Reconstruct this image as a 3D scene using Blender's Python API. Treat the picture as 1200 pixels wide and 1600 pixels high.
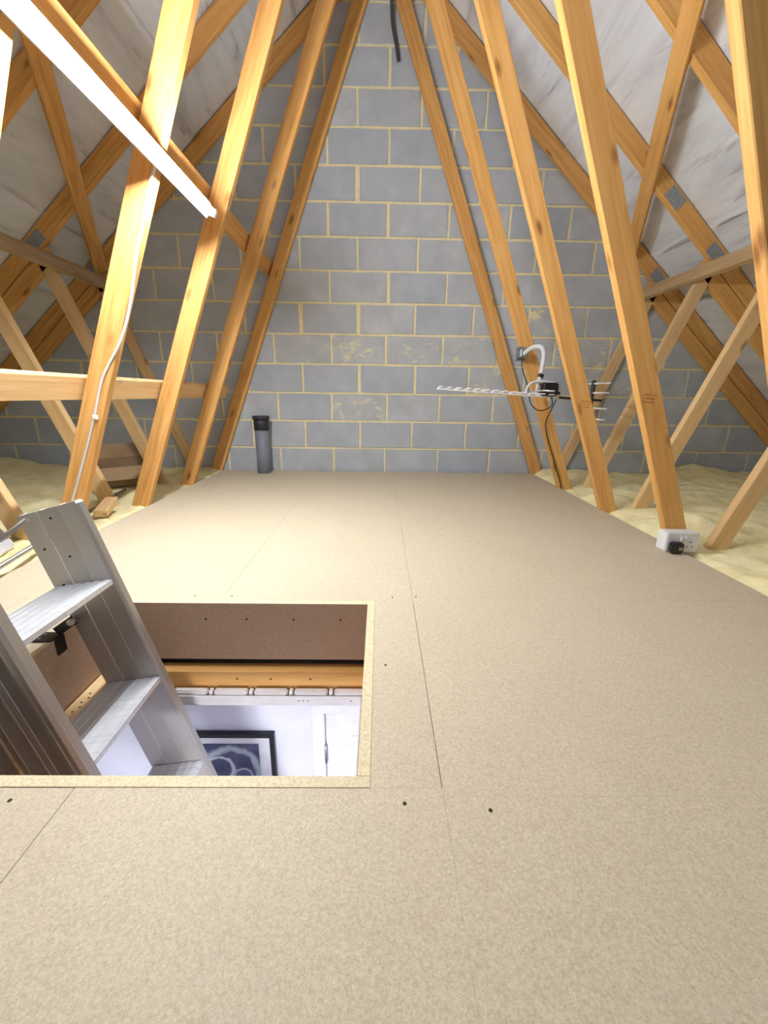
import bpy, bmesh, math, random
from mathutils import Vector, Matrix, noise
random.seed(7)
for o in list(bpy.data.objects): bpy.data.objects.remove(o)
SC = bpy.context.scene
COL = SC.collection

# ---------------------------------------------------------------- camera
def setup_camera():
    pitch, yaw, roll, H = 0.2815, 0.0127, 0.0142, 0.6422
    cp, sp, cy, sy = math.cos(pitch), math.sin(pitch), math.cos(yaw), math.sin(yaw)
    fwd = Vector((sy*cp, cy*cp, -sp)); right = Vector((cy, -sy, 0)); up = right.cross(fwd)
    r = math.cos(roll)*right + math.sin(roll)*up
    u = -math.sin(roll)*right + math.cos(roll)*up
    cam = bpy.data.cameras.new('camera')
    cam.sensor_fit = 'VERTICAL'; cam.sensor_height = 36.0
    cam.lens = 635.6*36.0/1600.0
    cam.clip_start = 0.02
    o = bpy.data.objects.new('camera', cam); COL.objects.link(o)
    m = Matrix((r, u, -fwd)).transposed().to_4x4(); m.translation = (0, 0, H)
    o.matrix_world = m
    SC.camera = o
setup_camera()

# ---------------------------------------------------------------- world, exposure
LAMP_POWER = 255.0
ROOM_POWER = 150.0
w = bpy.data.worlds.new('world'); SC.world = w; w.use_nodes = True
w.node_tree.nodes['Background'].inputs[0].default_value = (0.80, 0.82, 0.90, 1)
w.node_tree.nodes['Background'].inputs[1].default_value = 0.20
SC.view_settings.view_transform = 'Standard'
SC.view_settings.look = 'None'
SC.view_settings.gamma = 1
SC.view_settings.use_curve_mapping = False
SC.view_settings.exposure = 0.68

# ---------------------------------------------------------------- materials
def s2l(c):
    return tuple(((v/255)/12.92 if v/255 <= .04045 else ((v/255+.055)/1.055)**2.4) for v in c) + (1,)

class NT:
    def __init__(s, name, rough=.6, metal=0, spec=.5):
        s.m = bpy.data.materials.new(name); s.m.use_nodes = True
        s.n = s.m.node_tree.nodes; s.l = s.m.node_tree.links
        s.b = s.n['Principled BSDF']
        s.b.inputs['Roughness'].default_value = rough
        s.b.inputs['Metallic'].default_value = metal
        s.b.inputs['Specular IOR Level'].default_value = spec
    def new(s, t, **k):
        n = s.n.new(t)
        for a, v in k.items(): setattr(n, a, v)
        return n
    def coord(s, scale=(1, 1, 1), which='Object', rnd=True):
        tc = s.new('ShaderNodeTexCoord'); mp = s.new('ShaderNodeMapping')
        mp.inputs['Scale'].default_value = scale
        if rnd:
            oi = s.new('ShaderNodeObjectInfo'); vm = s.new('ShaderNodeVectorMath', operation='SCALE')
            cx = s.new('ShaderNodeCombineXYZ')
            for i in range(3): s.l.new(oi.outputs['Random'], cx.inputs[i])
            s.l.new(cx.outputs[0], vm.inputs[0]); vm.inputs['Scale'].default_value = 37.0
            ad = s.new('ShaderNodeVectorMath', operation='ADD')
            s.l.new(tc.outputs[which], ad.inputs[0]); s.l.new(vm.outputs[0], ad.inputs[1])
            s.l.new(ad.outputs[0], mp.inputs[0])
        else:
            s.l.new(tc.outputs[which], mp.inputs[0])
        return mp.outputs[0]
    def noise(s, vec, scale, detail=4, rough=.55, dist=0):
        n = s.new('ShaderNodeTexNoise')
        n.inputs['Scale'].default_value = scale; n.inputs['Detail'].default_value = detail
        n.inputs['Roughness'].default_value = rough; n.inputs['Distortion'].default_value = dist
        s.l.new(vec, n.inputs['Vector']); return n.outputs['Fac']
    def ramp(s, fac, stops):
        r = s.new('ShaderNodeValToRGB'); e = r.color_ramp.elements
        e[0].position, e[0].color = stops[0][0], s2l(stops[0][1])
        e[1].position, e[1].color = stops[-1][0], s2l(stops[-1][1])
        for p, c in stops[1:-1]:
            x = e.new(p); x.color = s2l(c)
        s.l.new(fac, r.inputs[0]); return r.outputs[0]
    def bw(s, fac, a, b, va=0., vb=1.):
        m = s.new('ShaderNodeMapRange'); m.inputs[1].default_value = a; m.inputs[2].default_value = b
        m.inputs[3].default_value = va; m.inputs[4].default_value = vb
        s.l.new(fac, m.inputs[0]); return m.outputs[0]
    def mix(s, fac, a, b, mode='MIX'):
        m = s.new('ShaderNodeMix', data_type='RGBA', blend_type=mode)
        if isinstance(fac, float): m.inputs[0].default_value = fac
        else: s.l.new(fac, m.inputs[0])
        for i, v in ((6, a), (7, b)):
            if isinstance(v, tuple): m.inputs[i].default_value = s2l(v) if len(v) == 3 else v
            else: s.l.new(v, m.inputs[i])
        return m.outputs[2]
    def color(s, c):
        if isinstance(c, tuple): s.b.inputs['Base Color'].default_value = s2l(c)
        else: s.l.new(c, s.b.inputs['Base Color'])
    def bump(s, h, st=.3, d=.01):
        b = s.new('ShaderNodeBump'); b.inputs['Strength'].default_value = st; b.inputs['Distance'].default_value = d
        s.l.new(h, b.inputs['Height']); s.l.new(b.outputs[0], s.b.inputs['Normal'])
    def rnd(s):
        return s.new('ShaderNodeObjectInfo').outputs['Random']

def mat_wood(name, light, mid, dark, knot=True):
    m = NT(name, .62, spec=.3)
    v = m.coord((1.6, 26, 26))
    g = m.noise(v, 1.6, 5, .6, .8)
    c = m.ramp(g, [(.25, dark), (.48, mid), (.72, light)])
    f = m.noise(m.coord((5, 160, 160)), 1.0, 2)
    c = m.mix(m.bw(f, .35, .7, 0, .22), c, dark)
    c = m.mix(m.bw(m.rnd(), 0, 1, 0, .28), c, (240, 188, 108), 'MIX')
    if knot:
        vo = m.new('ShaderNodeTexVoronoi'); vo.inputs['Scale'].default_value = 1.0
        m.l.new(m.coord((3.2, 9, 9)), vo.inputs['Vector'])
        k = m.bw(vo.outputs['Distance'], .05, .16, .8, 0)
        c = m.mix(k, c, (120, 70, 28))
    m.color(c); m.bump(g, .12, .004)
    return m.m
def plain(name, c, rough=.5, metal=0, spec=.5, n=0, dark=None, bump=0):
    m = NT(name, rough, metal, spec)
    f = m.noise(m.coord(), n or 12, 4)
    m.color(m.ramp(f, [(.3, dark or tuple(int(x*.93) for x in c)), (.7, c)]))
    if bump: m.bump(f, bump, .003)
    return m.m

M = {}
M['wood'] = mat_wood('pine', (230, 184, 116), (216, 162, 94), (188, 130, 66))
M['wood_old'] = mat_wood('weathered_pine', (186, 168, 142), (164, 146, 120), (122, 104, 84), False)
M['wood_pale'] = mat_wood('pale_pine', (234, 206, 162), (222, 190, 142), (196, 160, 114))
def mk_chip(name, c1, c2, c3):
    m = NT(name, .55, spec=.35)
    v = m.coord((1, 1, 1), rnd=False)
    a = m.noise(v, 230, 5, .8); b = m.noise(v, 420, 2); big = m.noise(v, 3.0, 3)
    c = m.ramp(a, [(.33, c3), (.5, c1), (.66, c2)])
    c = m.mix(m.bw(b, .58, .75, 0, .45), c, tuple(min(255, x+26) for x in c2))
    c = m.mix(m.bw(big, .35, .7, 0, .14), c, c3)
    vo = m.new('ShaderNodeTexVoronoi'); vo.inputs['Scale'].default_value = 60; m.l.new(v, vo.inputs['Vector'])
    c = m.mix(m.bw(vo.outputs['Distance'], .02, .09, .5, 0), c, (228, 212, 176))
    m.color(c); m.bump(a, .035, .001)
    return m.m
M['chip'] = mk_chip('chipboard', (200, 188, 163), (216, 205, 182), (176, 162, 136))
M['chip_edge'] = mk_chip('chipboard_cut_edge', (220, 208, 172), (234, 222, 190), (184, 168, 126))
M['lining'] = mk_chip('chipboard_lining', (192, 164, 138), (204, 176, 150), (172, 142, 116))
m = NT('concrete_block', .85, spec=.25)
v = m.coord((1, 1, 1)); a = m.noise(v, 6, 5, .6); sc = m.noise(m.coord((3, 3, 9)), 7, 4, .7, 2.5)
c = m.ramp(a, [(.25, (176, 182, 189)), (.55, (192, 198, 205)), (.8, (207, 212, 217))])
c = m.mix(m.bw(sc, .6, .72, 0, .3), c, (222, 225, 226))
c = m.mix(m.bw(m.rnd(), 0, 1, 0, .45), c, (160, 174, 192))
spk = m.noise(v, 55, 2); c = m.mix(m.bw(spk, .7, .76, 0, .5), c, (190, 186, 170))
m.color(c); m.bump(sc, .45, .006); M['block'] = m.m
m = NT('concrete_block_smeared', .85, spec=.25)
v = m.coord((1, 1, 1)); a = m.noise(v, 6, 5, .6)
c = m.ramp(a, [(.25, (172, 178, 184)), (.8, (200, 206, 210))])
sm = m.noise(m.coord((5, 5, 12)), 1.4, 5, .7, 1.0)
c = m.mix(m.bw(sm, .56, .66, 0, .85), c, (238, 229, 184))
m.color(c); m.bump(a, .3, .004); M['block_smear'] = m.m
m = NT('mortar', .9, spec=.2)
a = m.noise(m.coord(rnd=False), 30, 5, .65)
m.color(m.ramp(a, [(.3, (230, 218, 174)), (.7, (246, 237, 198))])); m.bump(a, .5, .006); M['mortar'] = m.m
m = NT('roof_underlay', .8, spec=.3)
v = m.coord((2.2, .5, 2.2), rnd=False); a = m.noise(v, 3.0, 5, .62, .6)
c = m.ramp(a, [(.3, (204, 208, 216)), (.52, (226, 230, 238)), (.75, (236, 240, 247))])
st = m.noise(m.coord((6.5, 1.1, 6.5), rnd=False), 1.6, 6, .7, .4)
c = m.mix(m.bw(st, .56, .70, 0, .55), c, (122, 116, 104))
m.color(c); m.bump(a, .2, .01); M['underlay'] = m.m
m = NT('glass_wool', .95, spec=.1)
v = m.coord((1, 1, 1), rnd=False); a = m.noise(v, 9, 6, .7); b = m.noise(v, 60, 4, .7)
c = m.ramp(a, [(.3, (232, 218, 160)), (.5, (246, 237, 186)), (.7, (252, 247, 208))])
c = m.mix(m.bw(b, .3, .6, .15, 0), c, (206, 190, 136))
m.color(c); m.bump(b, .5, .008); M['wool'] = m.m
m = NT('brushed_aluminium', .5, .8)
a = m.noise(m.coord((1, 1, 260)), 2, 3, .6)
m.color(m.ramp(a, [(.3, (178, 174, 170)), (.7, (196, 192, 188))]))
m.l.new(m.bw(a, .3, .7, .42, .56), m.b.inputs['Roughness']); M['alu'] = m.m
m = NT('tread_aluminium', .36, .45)
a = m.noise(m.coord((1, 40, 1)), 3, 3, .6)
m.color(m.ramp(a, [(.3, (212, 216, 224)), (.7, (232, 235, 240))])); M['alu_tread'] = m.m
M['steel'] = plain('steel', (190, 186, 182), .3, 1.0)
m = NT('galvanised_plate', .45, .8)
vo = m.new('ShaderNodeTexVoronoi'); vo.inputs['Scale'].default_value = 130; m.l.new(m.coord(), vo.inputs['Vector'])
m.color(m.ramp(vo.outputs['Distance'], [(.15, (92, 96, 102)), (.4, (168, 172, 178))])); M['galv'] = m.m
M['black'] = plain('black_plastic', (24, 23, 26), .45)
M['blackmetal'] = plain('black_bracket', (30, 27, 28), .4, .2)
M['white_pl'] = plain('white_plastic', (236, 236, 238), .35)
M['white_cable'] = plain('white_cable', (214, 214, 216), .5)
M['ant'] = plain('antenna_metal', (214, 214, 216), .35, .55)
M['pipe'] = plain('grey_pipe', (128, 136, 150), .5)
M['pipe_cap'] = plain('pipe_collar', (44, 46, 56), .5)
M['card'] = plain('cardboard', (168, 142, 110), .85, n=5, dark=(146, 120, 90))
M['wallpaint'] = plain('white_wall_paint', (226, 226, 236), .7, n=3)
M['paint'] = plain('white_gloss_paint', (238, 236, 240), .35)
M['hatch'] = plain('hatch_frame_plastic', (226, 222, 222), .45)
M['carpet'] = plain('carpet', (176, 164, 152), .95, n=90)
M['frame'] = plain('black_frame', (22, 24, 38), .35)
M['mat'] = plain('picture_mount', (240, 240, 246), .7)
M['brass'] = plain('hinge_steel', (176, 174, 184), .35, .8)
M['dark'] = plain('dark_hole', (18, 16, 15), .9)
M['screw'] = plain('screw_head', (62, 48, 34), .5, .4)
m = NT('picture_print', .3)
tc = m.coord(rnd=False)
def ring(cx, cz, r, wdt):
    d = m.new('ShaderNodeVectorMath', operation='DISTANCE'); d.inputs[1].default_value = (cx, 0, cz)
    ns = m.noise(tc, 14, 3); mm = m.new('ShaderNodeMath', operation='MULTIPLY_ADD')
    m.l.new(tc, d.inputs[0]); m.l.new(ns, mm.inputs[0]); mm.inputs[1].default_value = .05; m.l.new(d.outputs['Value'], mm.inputs[2])
    s_ = m.new('ShaderNodeMath', operation='SUBTRACT'); m.l.new(mm.outputs[0], s_.inputs[0]); s_.inputs[1].default_value = r+.025
    ab = m.new('ShaderNodeMath', operation='ABSOLUTE'); m.l.new(s_.outputs[0], ab.inputs[0])
    return m.bw(ab.outputs[0], wdt*.3, wdt, .8, 0)
bg = m.ramp(m.noise(tc, 9, 4), [(.3, (42, 46, 84)), (.6, (84, 90, 128)), (.75, (120, 108, 128))])
c = m.mix(ring(.05, .15, .125, .022), bg, (190, 206, 214))
c = m.mix(ring(.0, .165, .062, .010), c, (214, 222, 228))
c = m.mix(ring(.10, .12, .04, .008), c, (180, 190, 206))
m.color(c); M['print'] = m.m
def emis(name, col, st):
    mm = bpy.data.materials.new(name); mm.use_nodes = True
    nt = mm.node_tree; nt.nodes.clear()
    e = nt.nodes.new('ShaderNodeEmission'); e.inputs[0].default_value = col; e.inputs[1].default_value = st
    o = nt.nodes.new('ShaderNodeOutputMaterial'); nt.links.new(e.outputs[0], o.inputs[0])
    return mm
M['tube'] = emis('lit_tube', (.95, .97, 1.0, 1), LAMP_POWER)
M['room_lamp'] = emis('room_lamp_diffuser', (.90, .92, 1.0, 1), ROOM_POWER)

# ---------------------------------------------------------------- helpers
def thing(name, label, cat, loc=(0, 0, 0), group=None):
    o = bpy.data.objects.new(name, None); COL.objects.link(o); o.location = loc
    o.empty_display_size = .05
    o['label'] = label; o['category'] = cat
    if group: o['group'] = group
    return o
def tag(o, label, cat, group=None, kind=None):
    if label: o['label'] = label
    if cat: o['category'] = cat
    if group: o['group'] = group
    if kind: o['kind'] = kind
    return o
def world_of(p):
    return p.matrix_basis.copy() if p.parent is None else world_of(p.parent) @ p.matrix_basis
def link(name, me, mat, parent=None, world=None, label=None):
    o = bpy.data.objects.new(name, me); COL.objects.link(o)
    if mat is not None and not me.materials: me.materials.append(mat)
    wm = world if world is not None else Matrix.Identity(4)
    if parent is not None:
        o.parent = parent; wm = world_of(parent).inverted() @ wm
    o.matrix_basis = wm
    if label: o['label'] = label
    return o
def finish(bm, smooth=False):
    me = bpy.data.meshes.new('m'); bm.normal_update(); bm.to_mesh(me); bm.free()
    if smooth:
        for p in me.polygons: p.use_smooth = True
    return me
def box_bm(sx, sy, sz, bev=0, seg=1, bm=None, off=(0, 0, 0)):
    b = bmesh.new()
    bmesh.ops.create_cube(b, size=1)
    for v in b.verts: v.co = Vector((v.co.x*sx+off[0], v.co.y*sy+off[1], v.co.z*sz+off[2]))
    if bev: bmesh.ops.bevel(b, geom=b.edges[:], offset=bev, segments=seg, affect='EDGES')
    if bm is None: return b
    tmp = bpy.data.meshes.new('t'); b.to_mesh(tmp); b.free(); bm.from_mesh(tmp); bpy.data.meshes.remove(tmp)
    return bm
def box(name, lo, hi, mat, parent=None, bev=.002, label=None, seg=1):
    """axis-aligned box; origin at its own centre"""
    lo, hi = Vector(lo), Vector(hi); c = (lo+hi)/2; s = hi-lo
    return link(name, finish(box_bm(s.x, s.y, s.z, min(bev, min(s)*.4), seg)), mat, parent, Matrix.Translation(c), label)
def beam(name, p0, p1, up, w, t, mat, parent=None, bev=.003, label=None):
    """timber from p0 to p1; w across `up` (made perpendicular), t the other way; local X runs along it"""
    p0, p1 = Vector(p0), Vector(p1); X = (p1-p0).normalized(); L = (p1-p0).length
    Y = Vector(up); Y = (Y-X*Y.dot(X)).normalized(); Z = X.cross(Y)
    m = Matrix((X, Y, Z)).transposed().to_4x4(); m.translation = (p0+p1)/2
    return link(name, finish(box_bm(L, w, t, bev)), mat, parent, m, label)
def cyl(name, p0, p1, r, mat, parent=None, seg=20, r2=None, caps=True, smooth=True, label=None):
    p0, p1 = Vector(p0), Vector(p1); d = p1-p0; bm = bmesh.new()
    bmesh.ops.create_cone(bm, cap_ends=caps, segments=seg, radius1=r, radius2=r if r2 is None else r2, depth=d.length)
    me = finish(bm)
    if smooth:
        for p in me.polygons: p.use_smooth = len(p.vertices) == 4
    m = d.to_track_quat('Z', 'Y').to_matrix().to_4x4(); m.translation = (p0+p1)/2
    return link(name, me, mat, parent, m, label)
def smooth_path(pts, n=6):
    P = [Vector(p) for p in pts]; out = []
    for i in range(len(P)-1):
        a = P[max(i-1, 0)]; b = P[i]; c = P[i+1]; d = P[min(i+2, len(P)-1)]
        for k in range(n):
            t = k/n
            out.append(.5*((2*b)+(c-a)*t+(2*a-5*b+4*c-d)*t*t+(3*b-a-3*c+d)*t**3))
    out.append(P[-1]); return out
def tube(name, pts, r, mat, parent=None, seg=10, n=6, label=None, flat=1.0):
    P = smooth_path(pts, n) if n > 1 else [Vector(p) for p in pts]
    o0 = P[0].copy(); bm = bmesh.new(); rings = []; pu = None
    for i, q in enumerate(P):
        t = (P[min(i+1, len(P)-1)]-P[max(i-1, 0)]).normalized()
        ref = pu if pu is not None else (Vector((0, 0, 1)) if abs(t.z) < .9 else Vector((1, 0, 0)))
        u = (ref-t*ref.dot(t)).normalized(); v = t.cross(u); pu = u
        rings.append([bm.verts.new(q-o0+u*math.cos(a)*r+v*math.sin(a)*r*flat) for a in [2*math.pi*k/seg for k in range(seg)]])
    for A, B in zip(rings, rings[1:]):
        for k in range(seg): bm.faces.new((A[k], A[(k+1) % seg], B[(k+1) % seg], B[k]))
    bm.faces.new(rings[0][::-1]); bm.faces.new(rings[-1])
    bmesh.ops.recalc_face_normals(bm, faces=bm.faces[:])
    return link(name, finish(bm, True), mat, parent, Matrix.Translation(o0), label)

XC = -0.018                       # centre line of the roof
SL = 0.89                         # slope of the roof
ZT = 3.49                         # height of the rafter tops at the ridge
TY = [1.10, 1.71, 2.30, 2.90, 3.455]
YW = 3.504                        # face of the gable wall
def roof_z(x, d=0.): return ZT-SL*abs(x-XC)+d

# ---------------------------------------------------------------- gable wall of blocks
wall = bpy.data.objects.new('wall_back', None); COL.objects.link(wall); wall['kind'] = 'structure'; wall.location = (0, YW, 0)
bm = bmesh.new()
zb = -.34
def tri(y): return [bm.verts.new((x, y, z)) for x, z in ((-4.3, zb), (4.3, zb), (4.3, -.33), (XC, ZT+.02), (-4.3, -.33))]
A, B = tri(.012), tri(.10)
bm.faces.new(A); bm.faces.new(B[::-1])
for k in range(5): bm.faces.new((A[k], B[k], B[(k+1) % 5], A[(k+1) % 5]))
bmesh.ops.recalc_face_normals(bm, faces=bm.faces[:])
link('mortar', finish(bm), M['mortar'], wall, Matrix.Translation((0, YW-.009, 0)))
def block_mesh(x0, x1, z0, z1, top_clip):
    """a roughly rectangular block face, edges a little uneven, clipped under the rafters"""
    rr = random.Random(int(x0*1000)*31+int(z0*1000))
    cx, cz = (x0+x1)/2, (z0+z1)/2
    n = 4; pts = []
    j = lambda a=.0026: rr.uniform(-a, a)
    for i in range(n): pts.append((x0+(x1-x0)*i/n+j()*(i > 0), z0+j()))
    for i in range(2): pts.append((x1+j(), z0+(z1-z0)*i/2))
    for i in range(n): pts.append((x1-(x1-x0)*i/n, z1+j()))
    for i in range(2): pts.append((x0+j(), z1-(z1-z0)*i/2))
    out = []
    for k, (a, b) in enumerate(pts):                      # clip to the sloping verge
        c, d = pts[(k+1) % len(pts)]
        fa = (ZT-.03-SL*abs(a-XC))-b; fc = (ZT-.03-SL*abs(c-XC))-d
        if fa >= 0: out.append((a, b))
        if (fa >= 0) != (fc >= 0):
            t = fa/(fa-fc); out.append((a+(c-a)*t, b+(d-b)*t))
    if len(out) < 3: return None
    xs = [p[0] for p in out]; zs = [p[1] for p in out]
    if max(xs)-min(xs) < .02 or max(zs)-min(zs) < .02: return None
    bm = bmesh.new(); pr = rr.uniform(0, .003)
    F = [bm.verts.new((a-cx+(cx-a)*.012, -.004-pr, b-cz+(cz-b)*.02)) for a, b in out]
    E = [bm.verts.new((a-cx, 0, b-cz)) for a, b in out]
    K = [bm.verts.new((a-cx, .05, b-cz)) for a, b in out]
    m = len(out); bm.faces.new(F)
    for k in range(m):
        q = (k+1) % m
        bm.faces.new((F[k], E[k], E[q], F[q])); bm.faces.new((E[k], K[k], K[q], E[q]))
    bm.faces.new(K[::-1]); bmesh.ops.recalc_face_normals(bm, faces=bm.faces[:])
    return finish(bm), Vector((cx, YW, cz))
Z0, X0 = .196, .0487
thick = {(3, -1): .028, (3, 0): .024, (5, -2): .036, (5, -1): .034, (6, 0): .030, (8, 0): .028, (9, -1): .034, (1, 3): .020, (12, 0): .022, (4, -1): .020}
for k in range(-2, 15):
    z0 = Z0+.225*(k-1)+.0088; z1 = Z0+.225*k-.0088
    half = (ZT+SL*.05-z0)/SL
    odd = 0.0 if k % 2 == 0 else .5                      # half-block bond
    rr = random.Random(k*17+5)
    jx = {}
    for i in range(-11, 12):
        jx[i] = X0+(i+odd)*.45+rr.uniform(-.009, .009)
    for i in range(-11, 11):
        g0 = thick.get((k, i), .018 if rr.random() > .12 else .024)/2
        g1 = thick.get((k, i+1), .018)/2
        a, b = jx[i]+g0, jx[i+1]-g1
        if b < XC-half or a > XC+half: continue
        r = block_mesh(a, b, z0, z1, None)
        if r is None: continue
        smear = (k == 4 and i in (-2, -1, 0, 1)) or (k, i) in ((3, 1), (2, -1), (3, 3), (5, 2), (4, 3))
        link('block', r[0], M['block_smear'] if smear else M['block'], wall, Matrix.Translation(r[1]))

# ---------------------------------------------------------------- roof slopes
def roof_side(side, name):
    root = bpy.data.objects.new(name, None); COL.objects.link(root); root['kind'] = 'structure'; root.location = (0, 0, 0)
    edges = [0., .575, 1.322, 2.06, 2.80, 3.55, 4.35]
    for i in range(len(edges)-1):
        a, b = edges[i]-.02 if i else edges[i], edges[i+1]+.015
        bm = bmesh.new(); nx, ny = 22, 90; y0, y1 = -1.6, YW
        g = []
        for ix in range(nx+1):
            row = []
            x = a+(b-a)*ix/nx
            for iy in range(ny+1):
                y = y0+(y1-y0)*iy/ny
                # slack cloth hangs a little between the rafters
                ph = 0
                for ty in [-.7, -.1, .5]+TY:
                    ph = max(ph, 1-abs(y-(ty+.019))/.12) if abs(y-(ty+.019)) < .12 else ph
                n1 = noise.noise(Vector((x*9*1.0, y*1.1, side*7.3+i)))
                n2 = noise.noise(Vector((x*22, y*3.1, side*3.3+i*2)))
                lift = (.010+.012*n1+.005*n2)*(1-ph)
                if lift < 0: lift *= .5
                lap = .004*(ix/nx)+.003
                z = roof_z(XC+side*x)+lap+.004+max(lift, -.004)
                row.append(bm.verts.new((XC+side*x, y, z)))
            g.append(row)
        for ix in range(nx):
            for iy in range(ny):
                bm.faces.new((g[ix][iy], g[ix+1][iy], g[ix+1][iy+1], g[ix][iy+1]))
        o = link('underlay_strip', finish(bm, True), M['underlay'], root)
        sm = o.modifiers.new('thick', 'SOLIDIFY'); sm.thickness = .0015
    return root
roof_side(1, 'ceiling_right'); roof_side(-1, 'ceiling_left')

# ---------------------------------------------------------------- roof trusses
T = .038
labels = ['timber roof truss nearest the camera, cut off by both picture edges',
          'timber roof truss carrying the white cable and standing behind the power socket',
          'timber roof truss third from the block wall, at the far end of the lit tube',
          'timber roof truss with the aerial clamped to its right web',
          'timber roof truss standing tight against the grey block wall']
trusses = []
SHIFT_L = [0, 0, 0, 0, 0]
for ti, y in enumerate(TY):
    yc = y+T/2
    tr = thing('roof_truss', labels[ti], 'roof truss', (XC, y, -.024), 'trusses along the loft')
    trusses.append(tr)
    for s in (-1, 1):
        # rafter
        n = Vector((s*SL, 0, 1)).normalized()
        a = Vector((XC, yc, ZT))-n*.0485; b = Vector((XC+s*4.12, yc, ZT-SL*4.12))-n*.0485
        beam('rafter', a, b, n, .097, T, M['wood'], tr)
        # long web from the third point to the ridge; inner edge  x = s*(1.33 - .398 z) about the centre
        def xin(z): return XC+s*(1.328-.398*z)
        d = Vector((-s*.398, 0, 1)).normalized(); out = Vector((s*d.z, 0, .398*d.z))
        out = Vector((s*1.0, 0, .398)).normalized()
        p0 = Vector((xin(-.11), yc, -.11))+out*.045; p1 = Vector((xin(3.12), yc, 3.12))+out*.045
        beam('long_web', p0, p1, out, .090, T, M['wood'], tr)
        # short web from the third point to mid rafter
        def xsh(z): return XC+s*(1.515+.385*z)
        d = Vector((s*.385, 0, 1)).normalized(); out2 = Vector((s, 0, -.385)).normalized()
        p0 = Vector((xsh(-.10), yc, -.10))+out2*.040; zt = 1.47; p1 = Vector((xsh(zt), yc, zt))+out2*.040
        beam('short_web', p0, p1, out2, .080, T, M['wood_pale'], tr)
        # lower half of the slope is doubled below the node
        q0 = Vector((XC+s*2.15, yc, ZT-SL*2.15))-n*.148; q1 = Vector((XC+s*3.55, yc, ZT-SL*3.55))-n*.148
        beam('doubling_rafter', q0, q1, n, .088, T, M['wood'], tr)
        # nail plates
        def plate(x, z, ang, w, h):
            ca, sa = math.cos(ang), math.sin(ang)
            m = Matrix(((ca, 0, -sa, x), (0, 1, 0, y-.0012), (sa, 0, ca, z), (0, 0, 0, 1)))
            link('nail_plate', finish(box_bm(w, .0018, h, .0004)), M['galv'], tr, m)
        xn = XC+s*2.135; plate(xn, roof_z(xn)-.075, -s*math.atan(SL), .15, .075)
        plate(XC+s*1.385, -.06, 0, .16, .07)
        if ti == 3 and s == 1: plate(1.787, roof_z(1.787)-.066, -math.atan(SL), .125, .075)
    if ti == 0:                                        # cut back either side of the hatch
        beam('bottom_chord', (-4.05, yc, -.073), (-.885, yc, -.073), (0, 0, 1), .097, T, M['wood'], tr)
        beam('bottom_chord', (-.007, yc, -.073), (4.05, yc, -.073), (0, 0, 1), .097, T, M['wood'], tr)
    else: beam('bottom_chord', (-4.05, yc, -.073), (4.05, yc, -.073), (0, 0, 1), .097, T, M['wood'], tr)
    box('nail_plate', (XC-.1, y-.002, roof_z(XC)-.22), (XC+.1, y-.0004, roof_z(XC)-.06), M['galv'], tr, .0004)

# faint red grade stamps on two right webs (too small to read)
def stamp(tr, x, z, y, wdt):
    rr = random.Random(int(x*100)); bm = bmesh.new()
    for row in range(3):
        q = -wdt/2
        while q < wdt/2:
            L = rr.uniform(.002, .006)
            if rr.random() > .25: box_bm(L, .0004, rr.uniform(.004, .008), 0, 1, bm, (q+L/2, 0, .014*(1-row)))
            q += L+.0022
    link('grade_stamp', finish(bm), M['stamp'], tr, Matrix.Translation((x, y-.0001, z)) @ Matrix.Rotation(.08, 4, 'Y'))
M['stamp'] = plain('stamp_ink', (172, 104, 58), .7)
stamp(trusses[2], 1.125, .605, TY[2], .050)
stamp(trusses[1], 1.095, .64, TY[1], .050)

# longitudinal binders and braces
def binder(name, p0, p1, up, w, t, mat, label):
    o = beam(name, p0, p1, up, w, t, mat); tag(o, label, 'timber'); return o
binder('lower_binder', (-1.214, .25, .657), (-1.214, 3.33, .650), (.398, 0, 1), .095, .036, M['wood_pale'],
       'long horizontal rail low across the outside of the left webs')
binder('upper_binder', (-.858, .25, 1.548), (-.858, 3.49, 1.548), (.398, 0, 1), .097, .034, M['wood'],
       'long horizontal timber behind the lit tube')
binder('node_binder', (2.008, .25, 1.405), (2.008, 3.49, 1.405), (.385, 0, 1), .092, .034, M['wood_old'],
       'weathered grey timber along the tops of the right short webs')
binder('node_binder', (-2.046, .25, 1.405), (-2.046, 3.49, 1.405), (-.385, 0, 1), .092, .034, M['wood_old'],
       'shaded timber along the tops of the left short webs')
def brace(s, xa, ya, xb, yb, label):
    n = Vector((s*SL, 0, 1)).normalized()
    off = -.097-.0125
    a = Vector((XC+s*xa, ya, ZT-SL*xa))+n*off; b = Vector((XC+s*xb, yb, ZT-SL*xb))+n*off
    d = (b-a).normalized()
    o = beam('diagonal_brace', a, b, n.cross(d), .088, .024, M['wood']); tag(o, label, 'timber')
brace(1, .60, .55, 1.95, 3.44, 'diagonal brace under the right rafters casting a shadow on the white underlay')
brace(-1, .62, .40, 2.15, 3.44, 'dim diagonal brace under the left rafters beyond the lit tube')

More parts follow.
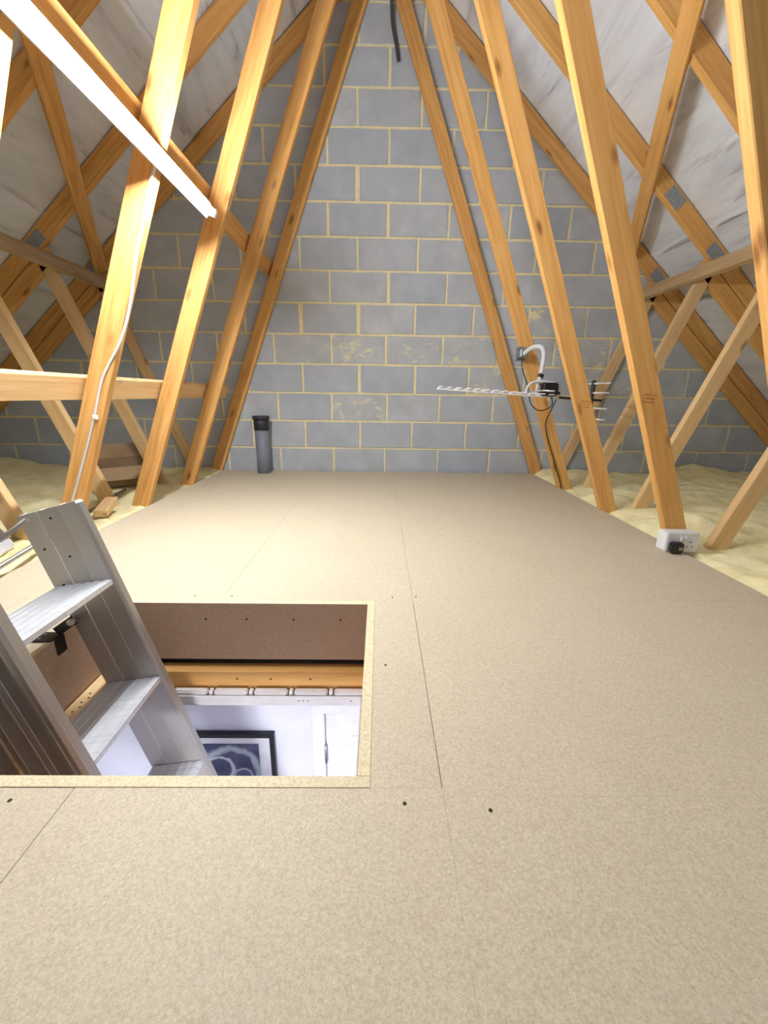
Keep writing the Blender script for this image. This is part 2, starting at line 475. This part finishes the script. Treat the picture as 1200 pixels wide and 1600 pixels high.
# ---------------------------------------------------------------- boarded floor
floor = bpy.data.objects.new('floor', None); COL.objects.link(floor); floor['kind'] = 'structure'; floor.location = (0, 0, 0)
def board(x0, x1, y0, y1, g=.0003):
    return box('board', (x0+g, y0+g, -.022), (x1-g, y1-g, 0), M['chip'], floor, g if g >= .0003 else 0)
XL, XR = -1.345, 1.325
HX0, HX1, HY0, HY1 = -.882, -.010, .533, 1.181      # outside of the hatch lining
for y0, y1 in ((1.181, 3.47),):
    for x0, x1 in ((XL, -1.13), (-1.13, -.506), (-.506, .113), (.113, .733), (.733, XR)):
        yy = 1.181 if x1 < .12 else 1.205
        if x0 < -.9 and x0 > -1.2:                    # this board is notched round the soil pipe: two lengths either side
            board(x0, x1, yy, y1)
        else: board(x0, x1, yy, y1)
board(XL, -1.13, -.9, 1.181); board(-1.13, HX0, .533, 1.181)
board(-1.13, -.5065, -.9, .533, .0005); board(-.506, .113, -.9, .533, .0001)
box('board', (HX1+.0001, .5331, -.022), (.1118, 1.1809, 0), M['chip'], floor, 0)
for x0, x1 in ((.113, .733), (.733, XR)):
    board(x0, x1, .519, 1.205, .0001 if x0 < .5 else .0003); board(x0, x1, -.9, .519, .0001)
for x, y in ((.047, .506), (.185, .495), (.02, .86), (.047, 1.21), (.125, 1.215), (-.595, .51), (-.64, .497), (-.70, .515), (.30, 1.83), (-.60, 1.21), (-.48, 1.21)):
    cyl('screw', (x, y, -.002), (x, y, .0004), .0034, M['screw'], floor, 10)

# hatch lining
lin = thing('hatch_lining', 'chipboard lining boards round the open loft hatch', 'hatch lining', (-.45, .857, -.2))
def lining(lo, hi, nm='lining_board'):
    o = box(nm, lo, hi, M['lining'], lin, .0006)
    o.data.materials.append(M['chip_edge'])
    for p in o.data.polygons:
        if p.normal.z > .9: p.material_index = 1
    return o
lining((HX0+.022, 1.159, -.204), (HX1-.022, 1.181, 0.0012))
lining((HX0, .533, -.204), (HX1, .555, 0.0012))
lining((HX1-.0235, .555, -.204), (HX1, 1.181, 0.0012))
lining((HX0, .555, -.204), (HX0+.022, 1.181, 0.0012))
for x in (-.55, -.42, -.27, -.12): cyl('screw', (x, 1.1592, -.055), (x, 1.1584, -.055), .0036, M['screw'], lin, 10)
# trimming timbers below the lining, ledge showing
trim = thing('hatch_trimmers', 'orange timber frame below the hatch lining', 'timber frame', (-.45, .857, -.33))
beam('trimmer', (HX0, 1.158, -.276), (HX1, 1.158, -.276), (0, 0, 1), .086, .045, M['wood'], trim)
beam('trimmer', (HX0, .548, -.276), (HX1, .548, -.276), (0, 0, 1), .086, .045, M['wood'], trim)
beam('trimmer', (-.848, .572, -.262), (-.848, 1.134, -.262), (0, 0, 1), .106, .045, M['wood_pale'], trim)
beam('trimmer', (-.018, .572, -.276), (-.018, 1.134, -.276), (0, 0, 1), .086, .030, M['wood_pale'], trim)
for x in (-.46, -.35, -.22): cyl('screw', (x, 1.1352, -.262), (x, 1.1346, -.262), .0036, M['screw'], trim, 10)
for k in range(5): cyl('screw', (-.838+.008*(k % 2), .93+.018*k, -.2092), (-.838+.008*(k % 2), .93+.018*k, -.2084), .003, M['screw'], trim, 8)
# moulded hatch frame
hf = thing('hatch_surround', 'white moulded plastic frame at ceiling level inside the hatch', 'hatch frame', (-.45, .857, -.37))
X0f, X1f, Y0f, Y1f = -.80, -.054, .590, 1.102
for nm, lo, hi in (('frame_lip', (X0f, Y1f, -.338), (X1f, Y1f+.004, -.302)), ('frame_lip', (X0f, Y0f-.004, -.338), (X1f, Y0f, -.302)),
                   ('frame_lip', (X1f, Y0f-.004, -.338), (X1f+.004, Y1f+.004, -.302)), ('frame_lip', (X0f-.004, Y0f-.004, -.338), (X0f, Y1f+.004, -.302)),
                   ('frame_flange', (X0f-.07, Y1f+.004, -.341), (X1f+.07, Y1f+.07, -.3375)), ('frame_flange', (X0f-.07, Y0f-.07, -.341), (X1f+.07, Y0f-.004, -.3375)),
                   ('frame_flange', (X1f+.004, Y0f-.004, -.341), (X1f+.07, Y1f+.004, -.3375)), ('frame_flange', (X0f-.07, Y0f-.004, -.341), (X0f-.004, Y1f+.004, -.3375))):
    box(nm, lo, hi, M['hatch'], hf, .0012)
x = X0f+.01
while x < X1f-.05:
    x2 = min(x+.108, X1f+.012)
    box('frame_pocket', (x, Y1f+.006, -.321), (x2, Y1f+.028, -.290), M['hatch'], hf, .004, seg=2)
    if x2+.022 < X1f: box('fixing_clip', (x2+.005, Y1f+.008, -.321), (x2+.017, Y1f+.027, -.291), M['white_pl'], hf, .002)
    x = x2+.022
yy = Y1f-.11
while yy > Y0f:
    box('frame_pocket', (X1f+.006, yy, -.321), (X1f+.020, yy+.095, -.292), M['hatch'], hf, .004, seg=2); yy -= .115
for x in (-.255, -.24, -.225, -.085): cyl('screw', (x, Y1f-.0002, -.318), (x, Y1f-.001, -.318), .0022, M['screw'], hf, 8)

# ---------------------------------------------------------------- landing below the hatch
def struct(name, lo, hi, mat, bev=0.):
    o = box(name, lo, hi, mat, None, bev); o['kind'] = 'structure'; return o
# plasterboard ceiling of the landing, four pieces round the opening
cl = bpy.data.objects.new('ceiling_landing', None); COL.objects.link(cl); cl['kind'] = 'structure'
for lo, hi in (((-4.1, Y1f+.006, -.3375), (4.1, YW-.005, -.3215)), ((-4.1, -1.6, -.3375), (4.1, Y0f-.006, -.3215)),
               ((-4.1, Y0f-.006, -.3375), (X0f-.006, Y1f+.006, -.3215)), ((X1f+.006, Y0f-.006, -.3375), (4.1, Y1f+.006, -.3215))):
    box('plasterboard', lo, hi, M['wallpaint'], cl, 0)
RY = 1.50; RZ = -2.78
struct('wall_landing_back', (-2.0, RY, RZ), (1.6, RY+.1, -.3385), M['wallpaint'])
struct('wall_landing_left', (-2.1, -1.2, RZ), (-2.0, RY, -.3385), M['wallpaint'])
struct('wall_landing_right', (1.6, -1.2, RZ), (1.7, RY, -.3385), M['wallpaint'])
struct('wall_landing_front', (-2.0, -1.3, RZ), (1.6, -1.2, -.3385), M['wallpaint'])
struct('floor_landing', (-2.1, -1.3, RZ-.1), (1.7, RY+.1, RZ), M['carpet'])
dr = bpy.data.objects.new('door_1', None); COL.objects.link(dr); dr['kind'] = 'structure'; dr.location = (.15, RY, RZ)
DX0, DX1, DZ = -.228, .54, -.722
box('door_leaf', (DX0, RY-.012, RZ+.005), (DX1, RY-.002, DZ), M['paint'], dr, .002)
for x0, x1 in ((DX0+.11, DX0+.34), (DX1-.34, DX1-.11)):
    for z0, z1 in ((RZ+.25, RZ+.85), (RZ+1.05, DZ-.12)):
        box('door_panel', (x0, RY-.017, z0), (x1, RY-.011, z1), M['paint'], dr, .004)
box('architrave', (DX0-.064, RY-.020, RZ), (DX0-.004, RY-.001, DZ+.004), M['paint'], dr, .004)
box('architrave', (DX1+.004, RY-.020, RZ), (DX1+.064, RY-.001, DZ+.004), M['paint'], dr, .004)
box('architrave', (DX0-.064, RY-.020, DZ+.004), (DX1+.064, RY-.001, DZ+.064), M['paint'], dr, .004)
h = cyl('hinge', (DX0-.001, RY-.024, -.985), (DX0-.001, RY-.024, -.885), .006, M['brass'], dr, 12)
for z in (-.965, -.935, -.905): cyl('knuckle', (DX0-.001, RY-.024, z-.001), (DX0-.001, RY-.024, z+.001), .0068, M['brass'], h, 12)
pf = thing('picture_frame', 'black framed picture with white mount on the landing wall below', 'picture', (-.76, RY, -1.2))
PX0, PX1, PZ0, PZ1 = -.975, -.461, -1.62, -.826
fw = .022
box('frame_bar', (PX0, RY-.026, PZ1-fw), (PX1, RY-.002, PZ1), M['frame'], pf, .002)
box('frame_bar', (PX0, RY-.026, PZ0), (PX1, RY-.002, PZ0+fw), M['frame'], pf, .002)
box('frame_bar', (PX0, RY-.026, PZ0+fw), (PX0+fw, RY-.002, PZ1-fw), M['frame'], pf, .002)
box('frame_bar', (PX1-fw, RY-.026, PZ0+fw), (PX1, RY-.002, PZ1-fw), M['frame'], pf, .002)
box('mount', (PX0+fw, RY-.010, PZ0+fw), (PX1-fw, RY-.003, PZ1-fw), M['mat'], pf, 0)
IX0, IX1, IZ0, IZ1 = -.898, -.538, -1.50, -.893
bm = box_bm(IX1-IX0, .002, IZ1-IZ0)
link('print', finish(bm), M['print'], pf, Matrix.Translation(((IX0+IX1)/2, RY-.0115, (IZ0+IZ1)/2)))
rl = thing('ceiling_lamp', 'round lamp on the landing ceiling, out of sight below the boards', 'lamp', (-.35, .1, -.40))
cyl('lamp_base', (-.35, .1, -.3378), (-.35, .1, -.385), .16, M['white_pl'], rl, 32)
cyl('lamp_diffuser', (-.35, .1, -.3855), (-.35, .1, -.42), .15, M['room_lamp'], rl, 32, r2=.12)

# ---------------------------------------------------------------- glass wool
def wool(name, side, label):
    bm = bmesh.new(); nx, ny = 150, 190; xa, xb = (1.335, 4.0); y0, y1 = -.3, YW-.014
    g = []
    for ix in range(nx+1):
        r_ = []
        for iy in range(ny+1):
            x = xa+(xb-xa)*(ix/nx)**1.15; y = y0+(y1-y0)*iy/ny
            q = Vector((side*x, y, 0))
            z = -.006+.026*noise.noise(q*2.1+Vector((5, 3, 1)))+.034*(.35-abs(noise.noise(q*4.5)))+.016*(.3-abs(noise.noise(q*13)))+.006*noise.noise(q*40)
            z += .014*math.sin(q.x*1.3+noise.noise(q*1.3)*9+q.y*11)*.5
            z += .022*max(0, (y-3.0)/.5)
            for cx, cy, rr_, hh in (((1.62, 1.33, .17, .05), (1.50, 2.52, .14, .05), (1.62, 2.0, .15, .045), (2.75, 3.42, .30, .07), (1.9, 1.55, .22, .03), (1.42, 3.1, .1, .03)) if side > 0 else
                                    ((1.52, 1.52, .12, .04), (3.3, 3.4, .5, .06), (1.62, 2.5, .12, .03), (2.3, 2.9, .3, .02))):
                d2 = ((x-cx)**2+(y-cy)**2)/rr_**2
                z += hh*math.exp(-d2*1.5)
            if x < 1.40: z -= (1.40-x)*.4
            z = min(z, roof_z(side*x)-.13)
            r_.append(bm.verts.new((side*x-side*2.6, y-1.6, z+.05)))
        g.append(r_)
    for ix in range(nx):
        for iy in range(ny): bm.faces.new((g[ix][iy], g[ix+1][iy], g[ix+1][iy+1], g[ix][iy+1]))
    o = link(name, finish(bm, True), M['wool'], None, Matrix.Translation((side*2.6, 1.6, -.05)))
    sm = o.modifiers.new('depth', 'SOLIDIFY'); sm.thickness = .10; sm.offset = -side*1.0
    if side > 0: sm.offset = -1
    tag(o, label, 'insulation', kind='stuff')
    return o
wool('glass_wool_insulation', 1, 'yellow glass wool quilt between the joists on the right')
wool('glass_wool_insulation', -1, 'yellow glass wool quilt between the joists on the left')

# ---------------------------------------------------------------- fluorescent batten
fl = thing('fluorescent_batten', 'lit fluorescent tube batten along the left webs', 'strip light', (-.77, 1.5, 1.41))
nv = Vector((1, 0, -.4)).normalized()             # away from the webs, downwards
def lp(y, d, v=0.): return Vector((-.784, y, 1.412))+nv*d+Vector((.4, 0, 1)).normalized()*v
LY0, LY1 = .84, 2.10
beam('lamp_body', lp(LY0, .014), lp(LY1, .014), nv, .024, .050, M['white_pl'], fl, .006)
beam('reflector', lp(LY0+.02, .0275), lp(LY1-.02, .0275), nv, .003, .060, M['white_pl'], fl, .001)
cyl('tube', lp(LY0+.035, .048), lp(LY1-.035, .048), .013, M['tube'], fl, 24)
for ya, yb in ((LY0+.004, LY0+.034), (LY1-.034, LY1-.004)):
    beam('lamp_holder', lp(ya, .043), lp(yb, .043), nv, .036, .032, M['white_pl'], fl, .005)

# white flex down the second truss
yf = TY[1]-.005
cb = thing('white_cable', 'white flex running down the left web from the strip light', 'cable', (-1.0, yf, .9))
tube('flex', [(-.79, yf, 1.40), (-.825, yf, 1.33), (-.862, yf, 1.22), (-.906, yf, 1.105), (-.947, yf, .965), (-1.005, yf, .83), (-1.100, yf, .69), (-1.158, yf, .545), (-1.238, yf, .36), (-1.325, yf, .17), (-1.385, yf, .03)], .0052, M['white_cable'], cb, 10, 5)
box('cable_clip', (-1.166, yf-.008, .528), (-1.146, yf+.004, .546), M['white_pl'], cb, .002)
box('cable_clip', (-.835, yf-.008, 1.302), (-.817, yf+.004, 1.318), M['white_pl'], cb, .002)

# ---------------------------------------------------------------- soil pipe
sp = thing('soil_pipe', 'grey capped plastic pipe standing up through the boards by the block wall', 'pipe', (-.962, 3.375, 0))
cyl('pipe', (-.962, 3.375, -.06), (-.962, 3.375, .37), .055, M['pipe'], sp, 40)
cyl('collar', (-.962, 3.375, .352), (-.962, 3.375, .452), .060, M['pipe_cap'], sp, 40)
cyl('cap', (-.962, 3.375, .436), (-.962, 3.375, .462), .068, M['pipe_cap'], sp, 40)

# ---------------------------------------------------------------- twin socket
so = thing('twin_socket', 'white twin power socket box at the foot of a right web', 'socket', (1.315, 1.66, 0))
sx0, sx1, sy0, sy1, sz0, sz1 = 1.243, 1.384, 1.640, 1.708, .0005, .087
box('back_box', (sx0+.003, sy0+.010, sz0), (sx1-.003, sy1, sz1-.002), M['white_pl'], so, .003, seg=2)
fp = box('faceplate', (sx0, sy0, sz0), (sx1, sy0+.010, sz1), M['white_pl'], so, .003, seg=2)
for sx in (1.279, 1.347):
    for dx, dz, w_, h_ in ((0, .040, .004, .008), (-.011, .019, .006, .004), (.011, .019, .006, .004)):
        if sx < 1.3: continue
        box('pin_hole', (sx+dx-w_/2, sy0-.0008, dz-h_/2+.006), (sx+dx+w_/2, sy0+.001, dz+h_/2+.006), M['dark'], fp, 0)
for sx in (1.306, 1.322):
    box('rocker_switch', (sx-.006, sy0-.0045, .052), (sx+.006, sy0+.001, .071), M['white_pl'], fp, .002)
pl = thing('plug', 'black plug in the left half of the white socket', 'plug', (1.275, 1.60, .03))
box('plug_body', (1.250, sy0-.034, .004), (1.302, sy0-.001, .052), M['black'], pl, .007, seg=3)
box('fuse_cover', (1.276, sy0-.0355, .020), (1.292, sy0-.0335, .034), M['card'], pl, .001)
cyl('cable', (1.262, sy0-.02, .012), (1.262, sy0-.02, .0012), .0035, M['black'], pl, 8)

# ---------------------------------------------------------------- aerial
an = thing('tv_aerial', 'white metal television aerial bolted to a right web', 'aerial', (1.0, 2.6, .64))
YB = 2.60
bA, bB = Vector((.347, YB, .681)), Vector((1.371, YB, .623))
def bp(t, dy=0., dz=0.): return bA.lerp(bB, t)+Vector((0, dy, dz))
beam('boom', bp(0), bp(.74), (0, 0, 1), .012, .012, M['white_pl'], an, .001)
beam('boom_extension', bp(.73), bp(1.0), (0, 0, 1), .015, .015, M['black'], an, .002)
for k in range(13):
    t = .015+k*.054
    L = .115
    e = cyl('director', bp(t, -L, .012), bp(t, L, .012), .003, M['white_pl'], an, 8)
    box('element_clip', bp(t, -.010, .003)-Vector((.007, 0, 0)), bp(t, .010, .015)+Vector((.007, 0, 0)), M['white_pl'], an, .002)
db = box('dipole_box', bp(.625, -.04, .002), bp(.715, .03, .085), M['black'], an, .008, seg=3)
tube('dipole', [bp(.60, -.13, .03), bp(.60, .13, .03), bp(.625, .15, .03), bp(.65, .13, .03), bp(.65, -.13, .03), bp(.625, -.15, .03), bp(.60, -.13, .03)], .0045, M['ant'], an, 8, 4)
box('reflector_bracket', (1.297, YB-.012, .545), (1.315, YB+.012, .742), M['black'], an, .004)
for z, dx in ((.722, .0), (.668, 0), (.578, 0), (.515, 0)):
    cyl('reflector_rod', (1.306+dx, YB-.19, z), (1.306+dx, YB+.19, z), .0048, M['white_pl'], an, 8)
# bent mast: from the clamp on the web over and down, then a cradle above the boom
tube('mast_arm', [(.925, 2.80, .905), (.95, 2.745, .935), (.985, 2.69, .938), (1.003, 2.665, .90), (1.000, 2.655, .83), (.99, 2.65, .76), (.975, 2.63, .715)], .0135, M['white_cable'], an, 14, 6)
tube('cradle_tube', [(.892, YB, .640), (.900, YB, .69), (.925, YB, .722), (.965, YB, .730), (1.03, YB, .727), (1.075, YB, .715), (1.092, YB, .68), (1.094, YB, .632)], .0085, M['white_cable'], an, 12, 6)
box('clamp_plate', (.890, 2.868, .868), (.965, 2.886, .955), M['galv'], an, .002)
box('clamp_jaw', (.900, 2.790, .885), (.950, 2.866, .935), M['galv'], an, .006)
for dx, dz in ((.01, .01), (.06, .01), (.01, .07), (.06, .07)):
    cyl('bolt', (.893+dx, 2.868, .872+dz), (.893+dx, 2.850, .872+dz), .005, M['steel'], an, 6, smooth=False)
cyl('collar', (.998, 2.652, .775), (.990, 2.650, .755), .018, M['black'], an, 14)
cyl('drop_tube', (.965, YB+.01, .730), (.962, YB+.005, .640), .009, M['white_cable'], an, 12)
cyl('drop_tube', (1.094, YB, .70), (1.094, YB, .625), .010, M['white_cable'], an, 12)
cyl('collar', (1.094, YB, .672), (1.094, YB, .655), .0135, M['black'], an, 12)
ac = thing('aerial_cable', 'black coaxial cable hanging from the aerial down the right web', 'cable', (1.1, 2.85, .4))
tube('coax', [(1.05, 2.58, .64), (1.07, 2.62, .585), (1.03, 2.70, .555), (.985, 2.75, .60), (.975, 2.80, .70), (.94, 2.85, .82), (.935, 2.86, .88)], .0036, M['black'], ac, 8, 6)
tube('coax', [(1.09, 2.60, .63), (1.11, 2.72, .55), (1.145, 2.86, .47), (1.175, 2.889, .38), (1.215, 2.889, .28), (1.27, 2.889, .15), (1.312, 2.889, .05), (1.33, 2.89, -.02)], .0036, M['black'], ac, 8, 6)

st = tube('hanging_strap', [(.045, 3.44, 3.12), (.055, 3.47, 3.0), (.085, 3.48, 2.88), (.10, 3.482, 2.80)], .012, plain('dark_strap', (70, 72, 78), .6), None, 8, 6, None, .25)
tag(st, 'dark grey strap hanging on the block wall at the apex', 'strap')

# ---------------------------------------------------------------- aluminium loft ladder
ld = thing('loft_ladder', 'silver aluminium loft ladder rising out of the open hatch', 'ladder', (-.62, .85, 0))
D = Vector((-.270, 0, .963)).normalized()       # up the stile
Wd = Vector((-D.z, 0, D.x))                      # towards the back of the stile
Wd = Vector((-.963, 0, -.270)).normalized()
F0 = Vector((-.663, 0, 0))                       # front edge of the stile at floor level
def lpnt(s, w_, y): 
    p = F0+D*s+Wd*w_; return Vector((p.x, y, p.z))
TOP, BOT = .388, -2.85
HOLES = ((.362, .08), (.289, .135), (.254, .081), (.183, .135))
def stile(yin, out, name):
    root = beam(name, lpnt(BOT, .0265, yin+out*.0015), lpnt(TOP, .0265, yin+out*.0015), Wd, .050, .003, M['alu'], ld, .0008)
    par = root
    for w0, w1, bt in ((.053, .107, -1.2), (.109, .163, -.6)):
        beam('stile_web', lpnt(bt, (w0+w1)/2, yin+out*.0015), lpnt(TOP, (w0+w1)/2, yin+out*.0015), Wd, w1-w0, .003, M['alu'], par, .0008)
    for wq, bt in ((.052, BOT), (.108, -1.2), (.1625, -.6)):
        beam('stile_flange', lpnt(bt, wq, yin+out*.0215), lpnt(TOP, wq, yin+out*.0215), Wd, .0024, .024, M['alu'], par, .0008)
    beam('rounded_edge', lpnt(BOT, .0055, yin+out*.0155), lpnt(TOP, .0055, yin+out*.0155), Wd, .015, .033, M['alu'], par, .0068).data.name = 'edge'
    for s_, wq in HOLES:
        p = lpnt(s_, wq, yin); cyl('rivet', p+Vector((0, -.0006, 0)), p+Vector((0, .0006, 0)), .0032, M['dark'], par, 10)
    return root
YN, YFi = .716, 1.000
stile(YN, -1, 'stile'); stile(YFi, 1, 'stile')
k = 0; z = .145
while z > RZ+.05:
    wd = .160 if z > -.5 else .085
    pf_ = F0+D*((z)/.963)
    x1 = pf_.x-.006; x0 = x1-wd*.97
    bm = bmesh.new()
    zc = z
    box_bm(x1-x0, YFi-YN-.002, .003, .0006, 1, bm, (0, 0, 0))
    nr = 6 if wd > .1 else 4
    for q in range(nr):
        box_bm(.014, YFi-YN-.003, .0026, .0010, 1, bm, (-(x1-x0)/2+.012+q*((x1-x0)-.024)/(nr-1), 0, .0024))
    box_bm(.003, YFi-YN-.002, .013, .0008, 1, bm, ((x1-x0)/2-.0015, 0, -.0058))
    box_bm(.003, YFi-YN-.002, .028, .0008, 1, bm, (-(x1-x0)/2+.0015, 0, -.0135))
    rt = Matrix.Rotation(-math.radians(9), 4, 'Y')
    link('tread', finish(bm), M['alu_tread'], ld, Matrix.Translation(((x0+x1)/2, (YN+YFi)/2, zc)) @ rt)
    z -= .305
box('foot', tuple(lpnt(BOT, .0, YN-.04)-Vector((.06, 0, .0))), tuple(lpnt(BOT, 0, YN+.004)+Vector((.01, 0, .05))), M['black'], ld, .006)
box('foot', tuple(lpnt(BOT, .0, YFi-.004)-Vector((.06, 0, .0))), tuple(lpnt(BOT, 0, YFi+.04)+Vector((.01, 0, .05))), M['black'], ld, .006)
def bracket(y, label):
    b = thing('ladder_bracket', label, 'bracket', (-.87, y, 0), 'black ladder brackets on the hatch edge')
    box('mounting_plate', (-.965, y-.024, .0013), (-.862, y+.022, .0043), M['blackmetal'], b, .001)
    for i in range(2):
        for j in range(3): cyl('screw', (-.945+.022*j, y-.012+.022*i, .0043), (-.945+.022*j, y-.012+.022*i, .0058), .0042, M['steel'], b, 8)
    box('hook_plate', (-.8595, y-.016, -.045), (-.855, y+.016, .0045), M['blackmetal'], b, .001)
    beam('pivot_arm', (-.870, y+.010, .012), (-.815, y+.010 if y > .8 else y, .050), (0, 0, 1), .026, .006, M['blackmetal'], b, .001)
    cyl('pivot_bolt', (-.818, y-.004, .048), (-.818, y+.018, .048), .009, M['steel'], b, 12)
bracket(.966, 'black steel ladder bracket on the hatch edge beside the far stile')
bracket(.740, 'black steel ladder bracket half hidden by the near stile')

# ---------------------------------------------------------------- loose things on the left
rod = cyl('metal_pole', (-1.290, 1.18, .045), (-1.597, 2.51, .045), .0095, M['steel'], None, 16)
tag(rod, 'long thin steel pole lying on the joists beyond the ladder', 'pole')
rod2 = cyl('metal_rod', (-1.31, .852, .008), (-.835, .93, .345), .006, M['steel'], None, 14)
tag(rod2, 'short thin metal rod leaning on the top of the ladder', 'rod')

cbx = thing('cardboard_box', 'open cardboard box lying between the left webs near the block wall', 'box', (-1.69, 2.66, .0))
def quad(name, pts, par, mat=M['card'], t=.004):
    bm = bmesh.new(); vs = [Vector(p) for p in pts]; c = sum(vs, Vector())/4
    n = (vs[1]-vs[0]).cross(vs[2]-vs[0]).normalized()*t/2
    A = [bm.verts.new(v-c+n) for v in vs]; B = [bm.verts.new(v-c-n) for v in vs]
    bm.faces.new(A); bm.faces.new(B[::-1])
    for k in range(4): bm.faces.new((A[k], B[k], B[(k+1) % 4], A[(k+1) % 4]))
    bmesh.ops.recalc_face_normals(bm, faces=bm.faces[:])
    return link(name, finish(bm), mat, par, Matrix.Translation(c))
R45 = Matrix.Rotation(math.radians(38), 3, 'Z') @ Matrix.Rotation(math.radians(8), 3, 'X')
bc = Vector((-1.78, 2.83, .040))
def bx(x, y, z): return bc+R45 @ Vector((x, y, z))
a, b_, h_ = .17, .12, .13
quad('box_base', [bx(-a, -b_, 0), bx(a, -b_, 0), bx(a, b_, 0), bx(-a, b_, 0)], cbx)
quad('box_side', [bx(-a, -b_, 0), bx(a, -b_, 0), bx(a, -b_, h_), bx(-a, -b_, h_)], cbx)
quad('box_side', [bx(-a, b_, 0), bx(a, b_, 0), bx(a, b_, h_), bx(-a, b_, h_)], cbx)
quad('box_side', [bx(-a, -b_, 0), bx(-a, b_, 0), bx(-a, b_, h_), bx(-a, -b_, h_)], cbx)
quad('box_side', [bx(a, -b_, 0), bx(a, b_, 0), bx(a, b_, h_), bx(a, -b_, h_)], cbx)
quad('box_flap', [bx(-a, -b_, h_), bx(a, -b_, h_), bx(a, -b_-.09, h_-.06), bx(-a, -b_-.09, h_-.06)], cbx)
quad('box_flap', [bx(-a, b_, h_), bx(a, b_, h_), bx(a, b_+.08, h_+.08), bx(-a, b_+.08, h_+.08)], cbx)
quad('box_flap', [bx(-a, -b_, h_), bx(-a, b_, h_), bx(-a-.09, b_, h_-.04), bx(-a-.09, -b_, h_-.04)], cbx)
wb = quad('white_board', [(-1.485, 1.57, .032), (-1.90, 1.92, .032), (-1.815, 1.65, .032), (-1.40, 1.30, .032)], None, M['white_pl'], .012)
tag(wb, 'white board offcut lying on the yellow insulation at the left edge', 'board')
oc = beam('timber_offcut', (-1.42, 2.00, .038), (-1.475, 2.19, .062), (0, 0, 1), .038, .06, M['wood_pale'])
tag(oc, 'short timber offcut at the foot of a left short web', 'offcut')
